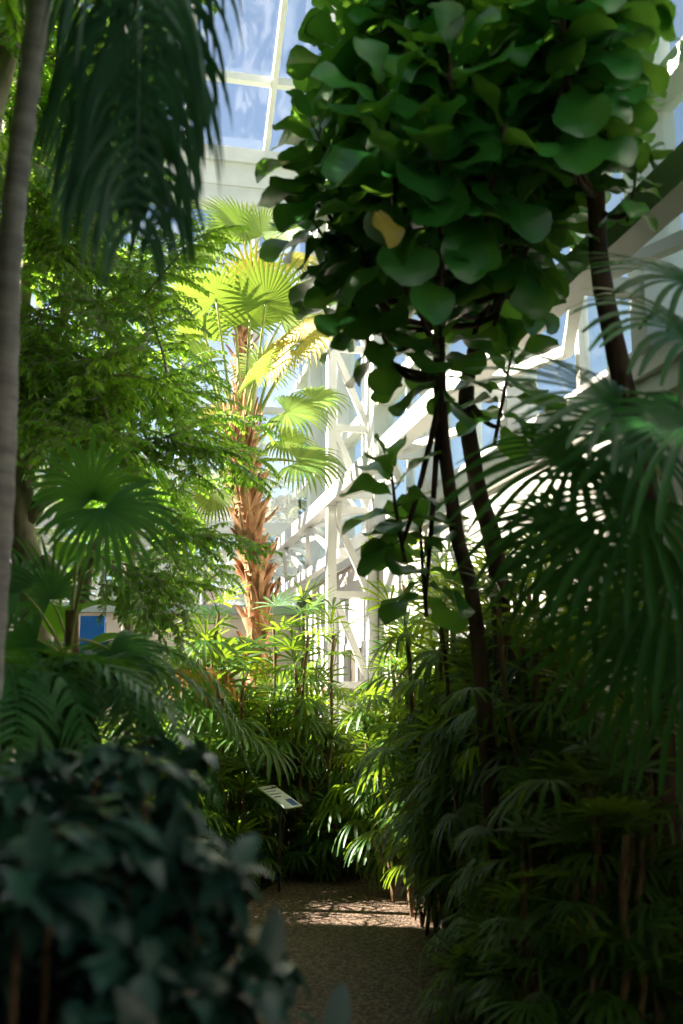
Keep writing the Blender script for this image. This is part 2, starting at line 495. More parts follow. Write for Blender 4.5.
# left side: unseen masonry added to block the sun, then glazing towards the far end
mb = MB(); mb.box((XL - 0.3, YF - 0.3, 0), (XL, 9.6, 8.6)); mb.box((XL - 0.3, 9.6, 0), (XL, YB + 0.2, 3.0)); struct(mb.build('wall_left', MT['stone'], smooth=False), 'unseen dark stone wall added along the left side to block the sun')
w = struct(link('window_%d' % wn, None, None, Matrix.Translation((XL, 9.6, 3.0))), 'glazing at the far end of the left side'); wn += 1
mb = MB()
for y in (9.66, 12.0, 14.0, 15.7, YB - 0.06): mb.box((XL - 0.1, y - 0.06, 3.0), (XL + 0.06, y + 0.06, zt0))
for z in (5.07, 7.09, 9.1): mb.box((XL - 0.08, 9.6, z - 0.06), (XL + 0.05, YB, z + 0.06))
mb.build('window_frame', MT['white'], w, False)
mb = MB(); mb.box((XL - 0.02, 9.6, 3.0), (XL - 0.01, YB, zt0)); mb.build('window_pane', MT['glass'], w, False)

# the roof falls again towards the camera
ro2 = struct(link('ceiling', None, None, Matrix.Translation((0, yr, zr))), 'near slope of the glass roof')
yc, zc_ = YF + 0.1, 8.0
for x in [2.27 - 1.5 * k for k in range(0, 8)]:
    mb = MB(); mb.bar((x, yr, zr), (x, yc, zc_), 0.10, 0.20); mb.build('rafter', MT['white'], ro2, False)
mb = MB(); a, b, c, e = V((XL, yr, zr + 0.1)), V((XW, yr, zr + 0.1)), V((XW, yc, zc_ + 0.1)), V((XL, yc, zc_ + 0.1)); up = V((0, 0, 0.01))
mb.add([a, b, c, e] + [q + up for q in (a, b, c, e)], [(0, 1, 2, 3), (4, 7, 6, 5), (0, 4, 5, 1), (1, 5, 6, 2), (2, 6, 7, 3), (3, 7, 4, 0)])
mb.build('pane', MT['roofglass'], ro2, False)
# unseen solid wall added behind the camera to darken the foreground
mb = MB(); mb.box((XL, YF - 0.3, 0), (XW + 0.22, YF, 8)); struct(mb.build('wall_front', MT['stone'], smooth=False), 'unseen dark stone wall added behind the viewer to cut the light')

# white lattice column standing in front of the right glazing
CY = 11.8
t = thing('lattice_column', 'tall white steel lattice column standing before the right hand glass wall', 'column', (2.7, CY, 0))
for x in (2.42, 2.93):
    mb = MB(); mb.box((x - 0.055, CY - 0.075, 0), (x + 0.055, CY + 0.075, ZE)); mb.build('chord', MT['white'], t, False)
zs = [0.62, 1.66, 2.74, 3.78, 4.82, 5.86, 6.9, 7.94, 8.98, 10.02]
for z in zs:
    mb = MB(); mb.bar((2.475, CY, z), (2.875, CY, z), 0.08, 0.08); mb.build('strut', MT['white'], t, False)
for a, b in zip(zs[:-1], zs[1:]):
    mb = MB(); mb.bar((2.475, CY, b - 0.05), (2.875, CY, a + 0.05), 0.075, 0.075); mb.build('brace', MT['white'], t, False)

# lattice girder running along the wall at 3.9 m
t = thing('lattice_girder', 'white steel lattice girder running level along the right hand glass wall', 'girder', (2.42, YB, 3.8))
mb = MB(); mb.box((2.34, YF + 0.05, 3.82), (2.50, CY - 0.076, 4.0)); mb.box((2.34, CY + 0.076, 3.82), (2.50, YB - 0.13, 4.0)); mb.box((2.34, CY - 0.076, 3.82), (2.364, CY + 0.076, 4.0)); mb.build('chord', MT['white'], t, False)
mb = MB(); mb.box((2.56, CY + 0.2, 3.22), (2.68, YB - 0.13, 3.34)); mb.build('chord', MT['white'], t, False)
ys = [p for p in posts if p > 2] + [YB - 0.2]
for a in ys:
    mb = MB(); mb.bar((2.5, a, 3.9), (2.99, a, 3.9), 0.08, 0.10); mb.build('strut', MT['white'], t, False)
for a, b in zip(ys[:-1], ys[1:]):
    mb = MB(); mb.bar((2.5, a + 0.06, 3.89), (2.9, (a + b) / 2, 3.89), 0.07, 0.07); mb.bar((2.9, (a + b) / 2, 3.89), (2.5, b - 0.06, 3.89), 0.07, 0.07); mb.build('brace', MT['white'], t, False)
    if a > CY - 1:
        mb = MB(); mb.bar((2.45, a + 0.05, 3.82), (2.62, (a + b) / 2, 3.3), 0.06, 0.06); mb.bar((2.62, (a + b) / 2, 3.3), (2.45, b - 0.05, 3.82), 0.06, 0.06); mb.build('brace', MT['white'], t, False)

# small fittings
q = V((XW + 0.004, 14.83, 1.68))
t = thing('fire_alarm_box', 'small red fire alarm box with a white label on the white wall', 'fire alarm', q)
mb = MB(); mb.box((q.x - 0.06, q.y - 0.06, q.z - 0.09), (q.x, q.y + 0.06, q.z + 0.09)); mb.build('housing', MT['red'], t, False)
mb = MB(); mb.box((q.x - 0.066, q.y - 0.035, q.z - 0.03), (q.x - 0.06, q.y + 0.035, q.z + 0.03)); mb.box((q.x - 0.05, q.y - 0.062, q.z - 0.03), (q.x - 0.01, q.y - 0.06, q.z + 0.03)); mb.build('label_plate', MT['plate'], t, False)

q = P(304, 602, 15.6)
t = thing('wall_lamp', 'grey hooded wall lamp on a short arm beside the palm trunk', 'lamp', q)
mb = MB(); mb.tube([q + V((0, 0, 0.02)), q + V((0.1, 0, 0.10)), V((XW, q.y, q.z + 0.1))], 0.02); mb.build('arm', MT['grey'], t)
mb = MB()
vs = [q + V((x * 0.10, y * 0.10, 0.08)) for x, y in ((-1, -1), (1, -1), (1, 1), (-1, 1))] + [q + V((x * 0.14, y * 0.14, -0.10)) for x, y in ((-1, -1), (1, -1), (1, 1), (-1, 1))]
mb.add(vs, [(3, 2, 1, 0), (0, 1, 5, 4), (1, 2, 6, 5), (2, 3, 7, 6), (3, 0, 4, 7), (4, 5, 6, 7)]); mb.build('hood', MT['steel'], t, False)

# ------------------------------------------------------------------ lady palms (rhapis)


def rhapis_variant(seed, R=0.36, nseg=9, pl=0.28, w=0.017, up=0.75, droop=1.3):
    RND.seed(seed)
    mb = MB()
    tip = V((0, pl * math.cos(up), pl * math.sin(up)))
    petiole_mesh(mb, (0, 0, 0), tip, 0.005, 0.004, 0.12)
    ax = V((0, math.cos(up - 0.75), math.sin(up - 0.75)))
    nm = V((0, -math.sin(up - 0.75), math.cos(up - 0.75)))
    fan_blade(mb, tip, ax, nm, R, nseg, 1.75, 0.12, droop, 0.28, 6, split_w=w, cup=0.10, t0=0.35)
    return mb


RV = [rhapis_variant(s, U(0.33, 0.40), 8 + s % 4, U(0.22, 0.34), U(0.0145, 0.019), U(0.4, 1.0), U(1.1, 1.9)).mesh('frond', MT['rhapis']) for s in range(8)]
RU = [rhapis_variant(20 + s, U(0.33, 0.38), 8 + s % 3, U(0.18, 0.26), U(0.014, 0.018), U(1.1, 1.35), U(0.3, 0.8)).mesh('frond', MT['rhapis']) for s in range(4)]
DV = [rhapis_variant(40 + s, 0.32, 8, 0.22, 0.02, -0.2, 2.6).mesh('dead_frond', MT['deadfan']) for s in range(2)]
RND.seed(5)
CANES = []
for s in range(4):
    mb = MB(); n = 10
    mb.tube([V((0.012 * math.sin(i * 1.3 + s), 0.012 * math.cos(i * 1.7 + s), i / n)) for i in range(n + 1)], [0.012 + 0.004 * (i % 2) for i in range(n + 1)], 6)
    CANES.append(mb.mesh('cane', MT['cane']))


def lady_palm(px, d, top, label, n=10, spread=0.42, low=0.35, sc=0.86, per=8, dead=0, group=None, canes=None):
    """Clump of canes; top = pixel row the tallest fan reaches."""
    c = G(px, d)
    c.x = min(c.x, XW - 0.65)
    H = max(0.35, P(px, top, d).z - 0.25 * sc)
    t = thing('lady_palm', label, 'palm', c, group)
    hs = canes if canes else [(U(-spread, spread), U(-spread, spread), H * (1.0 if i == 0 else low + (1 - low) * U(0, 0.95))) for i in range(n)]
    budget = 98
    for (x, y, h) in hs:
        b = c + V((x, y, 0)); b.x = min(b.x, XW - 0.25)
        lean = V((U(-0.1, 0.1), U(-0.1, 0.1), 1))
        m = aim(lean, V((0, 1, 0.01)), b) @ Matrix.Rotation(-PI / 2, 4, 'X')
        m = Matrix.Translation(b) @ V((0, 0, 1)).rotation_difference(lean.normalized()).to_matrix().to_4x4() @ Matrix.Diagonal((1, 1, h, 1))
        link('cane', RND.choice(CANES), t, m)
        a0 = U(0, 6.28)
        k = min(per, budget); budget -= k
        for i in range(k):
            f = 1 - 0.62 * (i / max(1, per - 1)) * min(1, 0.9 / max(h, 0.3) + 0.25)
            p = b + lean.normalized() * (h * f)
            s = sc * U(0.8, 1.15)
            az = a0 + i * 2.4 + U(-0.3, 0.3)
            if p.x > XW - 0.75 and -math.sin(az) > 0.1:
                az = -az
            mm = rotz(az, p, s) @ Matrix.Rotation(U(-0.35, 0.35) + (0.1 if i < 3 else -0.1), 4, 'X')
            link('frond', RND.choice(RU if i < 3 else RV), t, mm)
    for i in range(dead):
        x, y, h = hs[0]
        o = link('dead_frond', DV[i % 2], t, rotz(i * 1.1 + 2.2, c + V((x, y, h * 0.80)), 1.0))
        o['label'] = 'withered orange fan leaf'
    return t


lady_palm(205, 8.9, 585, 'tall lady palm with an orange withered fan left of the fan palm trunk', 9, 0.33, 0.4, 1.0, 9, dead=4)
lady_palm(150, 9.1, 680, 'low lady palm in the sunlit middle bed below the overhanging ficus', 12, 0.4, 0.35, 0.78)
lady_palm(175, 9.5, 650, 'bright lady palm just behind the tall one with the withered fan', 12, 0.4, 0.35, 0.78)
lady_palm(255, 9.2, 650, 'lady palm right in front of the fan palm trunk', 12, 0.38, 0.35, 0.78)
lady_palm(314, 9.3, 588, 'slender lady palm with a bare reddish cane before the wall lamp', 8, 0.26, 0.45, 0.88, 9)
lady_palm(352, 9.3, 715, 'lady palm at the foot of the white lattice column', 12, 0.36, 0.35, 0.78)
lady_palm(292, 9.4, 690, 'lady palm standing right behind the tilted plant sign', 12, 0.36, 0.35, 0.78)
lady_palm(290, 10.0, 660, 'lady palm behind the plant sign, close to the fan palm', 12, 0.36, 0.35, 0.78)
lady_palm(395, 10.2, 695, 'lady palm at the far bend of the path', 12, 0.34, 0.35, 0.78)
lady_palm(225, 10.2, 655, 'lady palm behind the tall one, left of the palm trunk foot', 12, 0.4, 0.35, 0.8)
lady_palm(110, 7.6, 705, 'shaded lady palm at the left edge of the middle bed', 12, 0.4, 0.35, 0.78)
lady_palm(150, 8.2, 730, 'shaded lady palm between the blurred shrubs and the middle bed', 12, 0.4, 0.3, 0.78)
lady_palm(205, 8.6, 755, 'bushy lady palm bordering the path left of the plant sign', 12, 0.36, 0.2, 0.75)
lady_palm(236, 8.75, 815, 'short lady palm under the tilted plant sign', 12, 0.30, 0.2, 0.66)
lady_palm(325, 9.15, 790, 'short lady palm edging the path right of the plant sign', 12, 0.34, 0.2, 0.7)
lady_palm(385, 9.7, 800, 'short lady palm where the path bends behind the right bank', 12, 0.25, 0.2, 0.7)
# right-hand bank
lady_palm(500, 8.6, 610, 'lady palm farthest back between the right bank and the door', 13, 0.3, 0.3, 0.85)
lady_palm(512, 7.9, 555, 'lady palm against the white wall behind the fig trunks', 13, 0.3, 0.3, 0.85)
lady_palm(545, 7.0, 540, 'lady palm against the white wall right of the fig trunks', 13, 0.3, 0.3, 0.85)
lady_palm(488, 6.6, 570, 'lady palm leaning over the path from the right, lit at its edge', 13, 0.25, 0.38, 0.72)
lady_palm(478, 7.3, 590, 'lady palm close before the white lattice column, at the far end of the right bank', 13, 0.24, 0.4, 0.74)
lady_palm(488, 6.2, 545, 'slim tall lady palm rising around the foot of the thin fig trunk', 11, 0.22, 0.6, 0.78)
lady_palm(530, 5.8, 525, 'tall lady palm rising between the forked fig trunk and the large blurred fans', 11, 0.3, 0.6, 0.78)
lady_palm(500, 6.9, 535, 'tall lady palm behind the thin fig trunks', 13, 0.4, 0.35, 0.75)
lady_palm(560, 6.1, 550, 'dark lady palm between the fig trunks and the glass wall', 13, 0.4, 0.3, 0.72)
lady_palm(530, 6.3, 640, 'dark lady palm at the foot of the forked fig trunk', 13, 0.36, 0.2, 0.72)
lady_palm(620, 5.4, 580, 'dark lady palm beneath the big blurred fan leaves', 13, 0.38, 0.3, 0.7)
lady_palm(528, 5.9, 690, 'drooping lady palm hanging over the right path edge', 13, 0.26, 0.25, 0.72)
lady_palm(560, 5.2, 660, 'shaded lady palm in the middle of the right bank', 13, 0.36, 0.3, 0.68)
lady_palm(655, 4.8, 640, 'shaded lady palm at the right picture edge', 13, 0.36, 0.3, 0.68)
lady_palm(535, 5.4, 800, 'waist high lady palm just behind the lowest one at the right path edge', 13, 0.24, 0.25, 0.62)
lady_palm(500, 5.05, 935, 'knee high lady palm at the right path edge', 10, 0.16, 0.3, 0.55)
lady_palm(560, 4.6, 780, 'low dark lady palm in the near right corner, nearer the path', 13, 0.3, 0.3, 0.6)
lady_palm(640, 4.1, 750, 'low dark lady palm in the near right corner, by the picture edge', 13, 0.3, 0.3, 0.6)

# ------------------------------------------------------------------ big fan palm in the centre


def frond(root, a, b, axis, normal, R, mat, r0=0.022, sag=0.12, pmat='petiole', n=30, span=2.3, join=0.5, droop=1.6, label=None, fold=0.3, cup=0.1, split_w=None, seg=8):
    mb = MB(); petiole_mesh(mb, a, b, r0, r0 * 0.45, sag)
    f = mb.build('frond', MT[pmat], root)
    mb = MB(); fan_blade(mb, b, axis, normal, R, n, span, join, droop, fold, seg, cup=cup, split_w=split_w)
    bl = mb.build('blade', MT[mat], f)
    if label: bl['label'] = label
    return f


def idir(ang, tilt=0.0):    # a direction in the photo's plane, tilted towards the viewer
    a = math.radians(ang)
    return (RGT * math.cos(a) + UPV * math.sin(a) - FWD * tilt).normalized()


def palm_trunk(root, path, rad, boots=150, stubs=12, bw=0.15, up_lo=0.0):
    mb = MB(); sp = smooth_path(path, 8)
    n = len(sp)
    rr = [rad * (1.08 - 0.16 * i / (n - 1)) for i in range(n)]
    mb.tube(sp, rr, 18, jitter=0.06); mb.build('trunk', MT['fibre'], root)
    mb = MB()
    for i in range(boots):
        f = 0.03 + 0.95 * i / boots
        k = f * (n - 1); j = min(n - 2, int(k)); p = sp[j].lerp(sp[j + 1], k - j)
        a = i * 2.399 + U(-0.2, 0.2)
        o = V((math.cos(a), math.sin(a), 0)); tg = V((-math.sin(a), math.cos(a), 0))
        L = U(0.16, 0.30); w = bw * U(0.8, 1.2)
        lean = U(0.05, 0.42); side = U(-0.75, 0.75)
        # a clasping base that narrows to a split, broken stub
        rows = 5; vs = []; fs = []
        R0 = rad * 1.0
        for r in range(rows):
            t = r / (rows - 1)
            hw_ = w * (1 - 0.72 * t) * (1.0 if t < 0.99 else 0.75)
            out = R0 + 0.01 + lean * L * t ** 1.5 + U(-0.006, 0.006)
            base = p + V((0, 0, L * (t - 0.35))) + tg * (side * L * t)
            for c_ in (-1, -0.35, 0.35, 1):
                q = base + tg * (hw_ * c_) + o * (out - (0.35 * hw_ * c_ * c_ if t < 0.9 else 0))
                vs.append(q)
            for c_ in (-1, 1):
                pass
        nb = len(vs)
        vs += [q - o * 0.02 for q in vs]
        for r in range(rows - 1):
            for c_ in range(3):
                b = r * 4 + c_
                fs.append((b, b + 1, b + 5, b + 4)); fs.append((nb + b + 4, nb + b + 5, nb + b + 1, nb + b))
            fs.append((r * 4, (r + 1) * 4, nb + (r + 1) * 4, nb + r * 4)); fs.append((r * 4 + 3, nb + r * 4 + 3, nb + (r + 1) * 4 + 3, (r + 1) * 4 + 3))
        b = (rows - 1) * 4
        for c_ in range(3): fs.append((b + c_, b + c_ + 1, nb + b + c_ + 1, nb + b + c_))
        mb.add(vs, fs)
    mb.build('leaf_bases', MT['boot'], root, smooth=False)
    for i in range(stubs):
        f = 0.35 + 0.62 * i / stubs
        j = int(f * (n - 1)); p = sp[j]
        a = i * 2.1 + U(-0.3, 0.3)
        o = V((math.cos(a), math.sin(a), 0))
        q0 = p + o * rad * 0.9; q1 = q0 + o * U(0.12, 0.22) + V((0, 0, U(0.15, 0.32)))
        m2 = MB(); m2.tube(bez(q0, q0 + o * 0.12, q1, 5), [0.028, 0.024, 0.02, 0.018, 0.016, 0.013], 5); m2.build('stub', MT['stub'], root)


RND.seed(21)
DP = 10.6
base = G(254, DP)
t = thing('fan_palm', 'thick fan palm with a shaggy orange brown trunk in the sunlit middle', 'palm', base)
tp = P(240, 440, DP)
palm_trunk(t, [base, P(258, 640, DP), P(255, 560, DP), P(246, 500, DP), tp], 0.105, 200, 12, 0.085)
m2 = MB()
for i in range(34):     # crown boss: old petiole bases pointing up
    a = i * 2.4; o = V((math.cos(a), math.sin(a), 0)); z = U(0, 0.25)
    q0 = tp + V((0, 0, -0.25 + z)) + o * U(0.05, 0.13) * (1 - 0.5 * z)
    q1 = q0 + o * U(0.05, 0.16) + V((0, 0, U(0.25, 0.55)))
    m2.tube([q0, (q0 + q1) / 2 + o * 0.015, q1], [0.026, 0.020, 0.010], 5)
m2.build('crown_bases', MT['boot'], t)
ct = lambda dx, dy: P(240 + dx, 440 + dy, DP)
FR = [   # start offset, hastula px, py, depth, axis angle, tilt, R, material, droop, normal tilt
    ((8, 0), (266, 303), 10.3, 82, 0.15, 0.60, 'palm', 0.35, 0.5),
    ((12, -12), (302, 342), 10.2, 35, 0.1, 0.62, 'palmyel', 3.2, 0.9),
    ((12, 0), (286, 412), 10.9, -5, 0.1, 0.62, 'palm', 2.2, 0.8),
    ((14, 22), (298, 462), 10.3, -5, 0.1, 0.60, 'palm', 2.6, 0.9),
    ((-10, 26), (214, 492), 10.4, -110, 0.1, 0.42, 'palm', 1.8, 0.8),
    ((-6, -30), (200, 338), 10.8, 120, 0.1, 0.55, 'palm', 1.0, 0.8),
    ((0, -40), (236, 322), 11.0, 97, 0.1, 0.55, 'palm', 0.8, 0.7),
    ((-8, -20), (188, 386), 10.7, 165, 0.0, 0.5, 'palm', 2.0, 0.9),
    ((2, -36), (281, 322), 11.0, 62, 0.0, 0.58, 'palm', 1.0, 0.6),
    ((4, -10), (255, 380), 9.9, 60, 0.7, 0.45, 'palm', 2.6, 1.2),
    ((0, 0), (262, 372), 11.6, 70, -0.5, 0.55, 'palm', 1.6, 1.0),
    ((-4, 0), (225, 420), 11.5, 160, -0.4, 0.5, 'palmyel', 2.4, 1.0),
    ((6, -40), (252, 285), 11.3, 88, -0.2, 0.55, 'palmyel', 0.7, 0.5),
    ((-8, 10), (196, 300), 10.9, 115, 0.1, 0.5, 'palm', 0.9, 0.8),
    ((-4, 4), (216, 300), 10.4, 105, 0.1, 0.5, 'palm', 0.8, 0.7),
    ((-10, 16), (206, 360), 10.2, 150, 0.3, 0.5, 'palm', 2.2, 0.9),
    ((4, 0), (250, 318), 10.6, 90, 0.0, 0.5, 'palm', 0.8, 0.6),
    ((8, 10), (274, 360), 10.4, 40, 0.2, 0.5, 'palmyel', 2.8, 0.9),
    ((12, 24), (282, 440), 10.9, -20, 0.0, 0.5, 'palm', 2.4, 0.9),
    ((10, 10), (312, 400), 11.4, 10, -0.2, 0.5, 'palm', 2.4, 0.9),
]
for i, (st, (hx, hy), dd, ang, tilt, R_, mt_, dr, nt_) in enumerate(FR):
    ax = idir(ang, tilt)
    nrm = (V((0, 0, 1)) * nt_ - FWD * 0.8).normalized()
    frond(t, ct(*st), P(hx, hy, dd), ax, nrm, R_, mt_, 0.024, 0.10 if dr > 1 else 0.02, n=30, span=2.2, join=0.52, droop=dr, label='yellowing old fan leaf' if mt_ == 'palmyel' else None)

# taller palm behind
base2 = G(254, 14.2)
t = thing('fan_palm', 'tall slim fan palm behind, its fans just under the white eave beam', 'palm', base2)
tp2 = P(246, 262, 14.2)
palm_trunk(t, [base2, P(253, 560, 14.2), P(240, 400, 14.2), tp2], 0.075, 190, 4, 0.06)
for st, (hx, hy), dd, ang, R_, mt_, dr in [
    ((0, 0), (244, 228), 14.8, 150, 0.75, 'palm', 0.5), ((0, 0), (284, 232), 14.0, 35, 0.62, 'palm', 0.9), ((0, 0), (262, 236), 14.6, 70, 0.55, 'palm', 0.8),
    ((0, 6), (212, 252), 14.0, 190, 0.6, 'palm', 1.8), ((0, 8), (290, 262), 14.4, -5, 0.55, 'palmyel', 2.4), ((0, 8), (252, 270), 13.6, -80, 0.5, 'palmyel', 2.0),
    ((0, 4), (228, 240), 15.0, 120, 0.6, 'palm', 0.8), ((0, 4), (272, 290), 13.8, -40, 0.5, 'palmyel', 2.2)]:
    frond(t, P(246 + st[0], 262 + st[1], 14.2), P(hx, hy, dd), idir(ang, 0.1), (V((0, 0, 0.8)) - FWD * 0.8), R_, mt_, 0.02, 0.08, n=34, span=2.2, join=0.55, droop=dr, label='yellowing old fan leaf' if mt_ == 'palmyel' else None)

# ------------------------------------------------------------------ near fan palms
RND.seed(31)


def near_palm(label, base, crown, fronds, trunk_r=0.03, R=0.5, n=18, w=0.017, mat='rhapis'):
    t = thing('fan_palm', label, 'palm', base)
    mb = MB(); mb.tube(smooth_path([base, (V(base) + V(crown)) / 2 + V((0.03, 0.02, 0)), crown], 6), trunk_r, 8, jitter=0.08); mb.build('trunk', MT['cane'], t)
    for (hx, hy, dd, ang, tilt, sc) in fronds:
        b = P(hx, hy, dd)
        frond(t, V(crown) + V((0, 0, U(-0.25, 0.0))), b, idir(ang, tilt), (V((0, 0, 0.9)) - FWD * 0.7), R * sc, mat, 0.008, 0.18, mat_pet, n=n, span=2.0, join=0.25, droop=U(0.8, 1.5), fold=0.3, split_w=w * sc, cup=0.08, seg=7)
    return t


mat_pet = 'petiole'
near_palm('large fan palm whose blurred dark fans fill the right picture edge', G(700, 3.7), P(695, 520, 3.7),
          [(618, 405, 3.4, 165, 0.2, 1.0), (575, 455, 3.6, 200, 0.2, 1.0), (695, 345, 3.6, 150, 0.1, 1.0), (690, 420, 3.2, 200, 0.3, 1.05), (640, 500, 3.3, 215, 0.3, 1.0),
           (600, 545, 3.7, 225, 0.2, 0.95), (680, 560, 3.2, 235, 0.3, 1.0), (640, 620, 3.6, 240, 0.2, 0.9), (560, 520, 4.0, 200, 0.1, 0.9), (690, 660, 3.3, 230, 0.2, 0.9), (640, 440, 3.8, 170, 0.2, 0.95), (692, 285, 3.9, 165, 0.1, 0.85)],
          0.03, 0.54, 22, 0.0135, 'nearfan')
near_palm('dark fan palm with one round fan before the ficus at the left', G(70, 4.6), P(72, 610, 4.4),
          [(104, 508, 4.2, -40, 0.5, 1.05), (92, 500, 4.4, 100, 0.2, 0.9), (36, 640, 4.2, 200, 0.3, 0.9), (84, 492, 4.7, 120, -0.2, 0.8), (20, 590, 4.5, 150, 0.1, 0.9), (60, 680, 4.0, 250, 0.4, 0.8), (110, 650, 4.5, -30, 0.3, 0.8), (50, 600, 4.6, 120, 0.2, 0.9)],
          0.03, 0.36, 26, 0.011, 'cycad')

# ------------------------------------------------------------------ fiddle-leaf figs
RND.seed(41)


def fig_cluster(seed, n=15, L=0.42):
    RND.seed(seed)
    mb = MB()
    mb.tube([(0, 0, -0.1), (0.01, 0.01, L * 0.5), (0, 0, L)], [0.012, 0.010, 0.006], 6, 1)
    for i in range(n):
        f = i / (n - 1)
        a = i * 2.399 + U(-0.3, 0.3)
        el = -0.35 + 1.5 * f ** 1.3 + U(-0.2, 0.2)
        d = V((math.cos(a) * math.cos(el), math.sin(a) * math.cos(el), math.sin(el)))
        nm = V((-math.cos(a) * math.sin(el), -math.sin(a) * math.sin(el), math.cos(el))) + V((U(-0.45, 0.45), U(-0.45, 0.45), 0))
        p = V((0, 0, L * (0.05 + 0.93 * f)))
        ln = U(0.22, 0.32) * (1 - 0.35 * max(0, f - 0.8) / 0.2)
        pl = U(0.03, 0.05)
        mb.tube([p, p + d * pl], 0.004, 4, 1, False)
        mb.strip(p + d * pl, d, nm, ln, ln * U(0.36, 0.44), fiddle, 9, U(0.3, 1.2), 0.1, U(0.15, 0.4), U(-0.1, 0.7), 0, 0.13, 0.4)
    return mb.mesh('foliage', [MT['fig'], MT['bark']])


FC = [fig_cluster(60 + s, 13 + s % 5) for s in range(7)]
mb = MB(); mb.strip((0, 0, 0), (0.15, -0.35, -1), (0.2, -1, 0.2), 0.22, 0.095, oval, 9, 0.3, 0, 0.35, 0.3, 0, 0.16, 0.5)
YL = mb.mesh('yellow_leaf', MT['figyellow'])


def fig_tree(label, trunk, radii, clusters, seed, yellow=()):
    RND.seed(seed)
    base = V(trunk[0])
    t = thing('fiddle_leaf_fig', label, 'fig tree', base)
    sp = smooth_path(trunk, 6)
    n = len(sp)
    rr = [radii[0] + (radii[1] - radii[0]) * i / (n - 1) for i in range(n)]
    mb = MB(); mb.tube(sp, rr, 9, jitter=0.07); mb.build('trunk', MT['bark'], t)
    for (c, s) in clusters:
        c = V(c)
        # leave the trunk below the cluster
        cand = [p for p in sp[n // 2:] if p.z < c.z - 0.05] or [sp[n // 2]]
        j = min(cand, key=lambda p: (p - c).length + 0.3 * abs(p.z - (c.z - 0.5)))
        end = c - V((0, 0, 0.12))
        mb = MB(); mb.tube(bez(j, j.lerp(end, 0.6) - V((0, 0, 0.08)), end, 6), [0.020, 0.018, 0.017, 0.015, 0.014, 0.013, 0.012], 6); b = mb.build('branch', MT['bark'], t)
        out = (c - j); out.z = abs(out.z) + 0.35; out.normalize()
        q = V((0, 0, 1)).rotation_difference(out.lerp(V((0, 0, 1)), 0.35).normalized()).to_matrix().to_4x4()
        link('foliage', RND.choice(FC), b, Matrix.Translation(end) @ q @ Matrix.Rotation(U(0, 6.3), 4, 'Z') @ Matrix.Scale(s, 4))
    for p in yellow:
        o = link('yellow_leaf', YL, t, Matrix.Translation(V(p)) @ Matrix.Rotation(-YAW + 0.5, 4, 'Z') @ Matrix.Scale(0.8, 4))
        o['label'] = 'yellow fading leaf'
    return t


def inpoly(x, y, poly):
    r = False
    for (x0, y0), (x1, y1) in zip(poly, poly[1:] + poly[:1]):
        if (y0 > y) != (y1 > y) and x < (x1 - x0) * (y - y0) / (y1 - y0) + x0:
            r = not r
    return r


def scatter(poly, n, d0, d1, sep):
    xs = [p[0] for p in poly]; ys = [p[1] for p in poly]
    out = []
    tries = 0
    while len(out) < n and tries < 6000:
        tries += 1
        x, y = U(min(xs), max(xs)), U(min(ys), max(ys))
        if inpoly(x, y, poly) and all((x - a) ** 2 + (y - b) ** 2 > (sep * (1 if tries < 3000 else 0.6)) ** 2 for a, b, _ in out):
            out.append((x, y, U(d0, d1)))
    return out


RND.seed(43)
polyA = [(362, 70), (395, 30), (420, -50), (520, -50), (540, 30), (520, 250), (500, 300), (430, 295), (372, 305), (345, 280), (345, 190), (350, 130)]
cA = [(P(q[0], q[1], 5.5 if abs(q[0] - 443) < 48 and q[1] > 190 else q[2]), U(0.85, 1.1)) for q in scatter(polyA, 62, 4.5, 5.7, 32)]
cA += [(P(*q), 1.05) for q in ((400, 175, 4.25), (448, 150, 4.2), (486, 205, 4.3), (440, 225, 4.25), (405, 245, 4.3), (470, 120, 4.4))]
cA += [(P(*q), 0.95) for q in ((402, 520, 5.0), (425, 575, 5.1), (440, 375, 4.95), (372, 325, 4.8), (395, 345, 4.9))]
fig_tree('fiddle leaf fig with the thin dark upright trunk and the great leafy crown', [G(500, 5.1), P(478, 640, 5.1), P(456, 530, 5.1), P(440, 400, 5.1), P(441, 250, 5.1), P(446, 130, 5.1), P(450, 30, 5.1)], (0.045, 0.022), cA, 44,
         [P(378, 212, 3.9)])
polyB = [(500, -50), (590, -60), (585, 120), (555, 220), (530, 265), (500, 275), (480, 200)]
cB = [(P(*q), U(0.85, 1.1)) for q in scatter(polyB, 36, 4.9, 6.0, 30)]
cB += [(P(*q), 0.95) for q in ((497, 405, 5.3),)]
fig_tree('fiddle leaf fig with the forked brown trunk just right of the thin dark one', [G(505, 5.5), P(500, 600, 5.5), P(478, 490, 5.5), P(466, 395, 5.5), P(484, 310, 5.5), P(495, 200, 5.5), P(530, 60, 5.5)], (0.06, 0.028), cB, 45)
polyC = [(560, -70), (630, -70), (615, 20), (600, 60), (605, 110), (590, 130), (570, 140)]
cC = [(P(*q), U(0.8, 1.05)) for q in scatter(polyC, 26, 4.0, 4.9, 34)]
cC += [(P(628, 185, 4.5), 0.55), (P(615, 120, 4.5), 0.7)]
fig_tree('fiddle leaf fig with the sawn off dark trunk at the upper right', [G(665, 4.6), P(650, 520, 4.6), P(622, 380, 4.6), P(600, 270, 4.6), P(594, 180, 4.6), P(570, 90, 4.6), P(580, -40, 4.6)], (0.06, 0.03), cC, 46)

# ------------------------------------------------------------------ small-leaved ficus trees


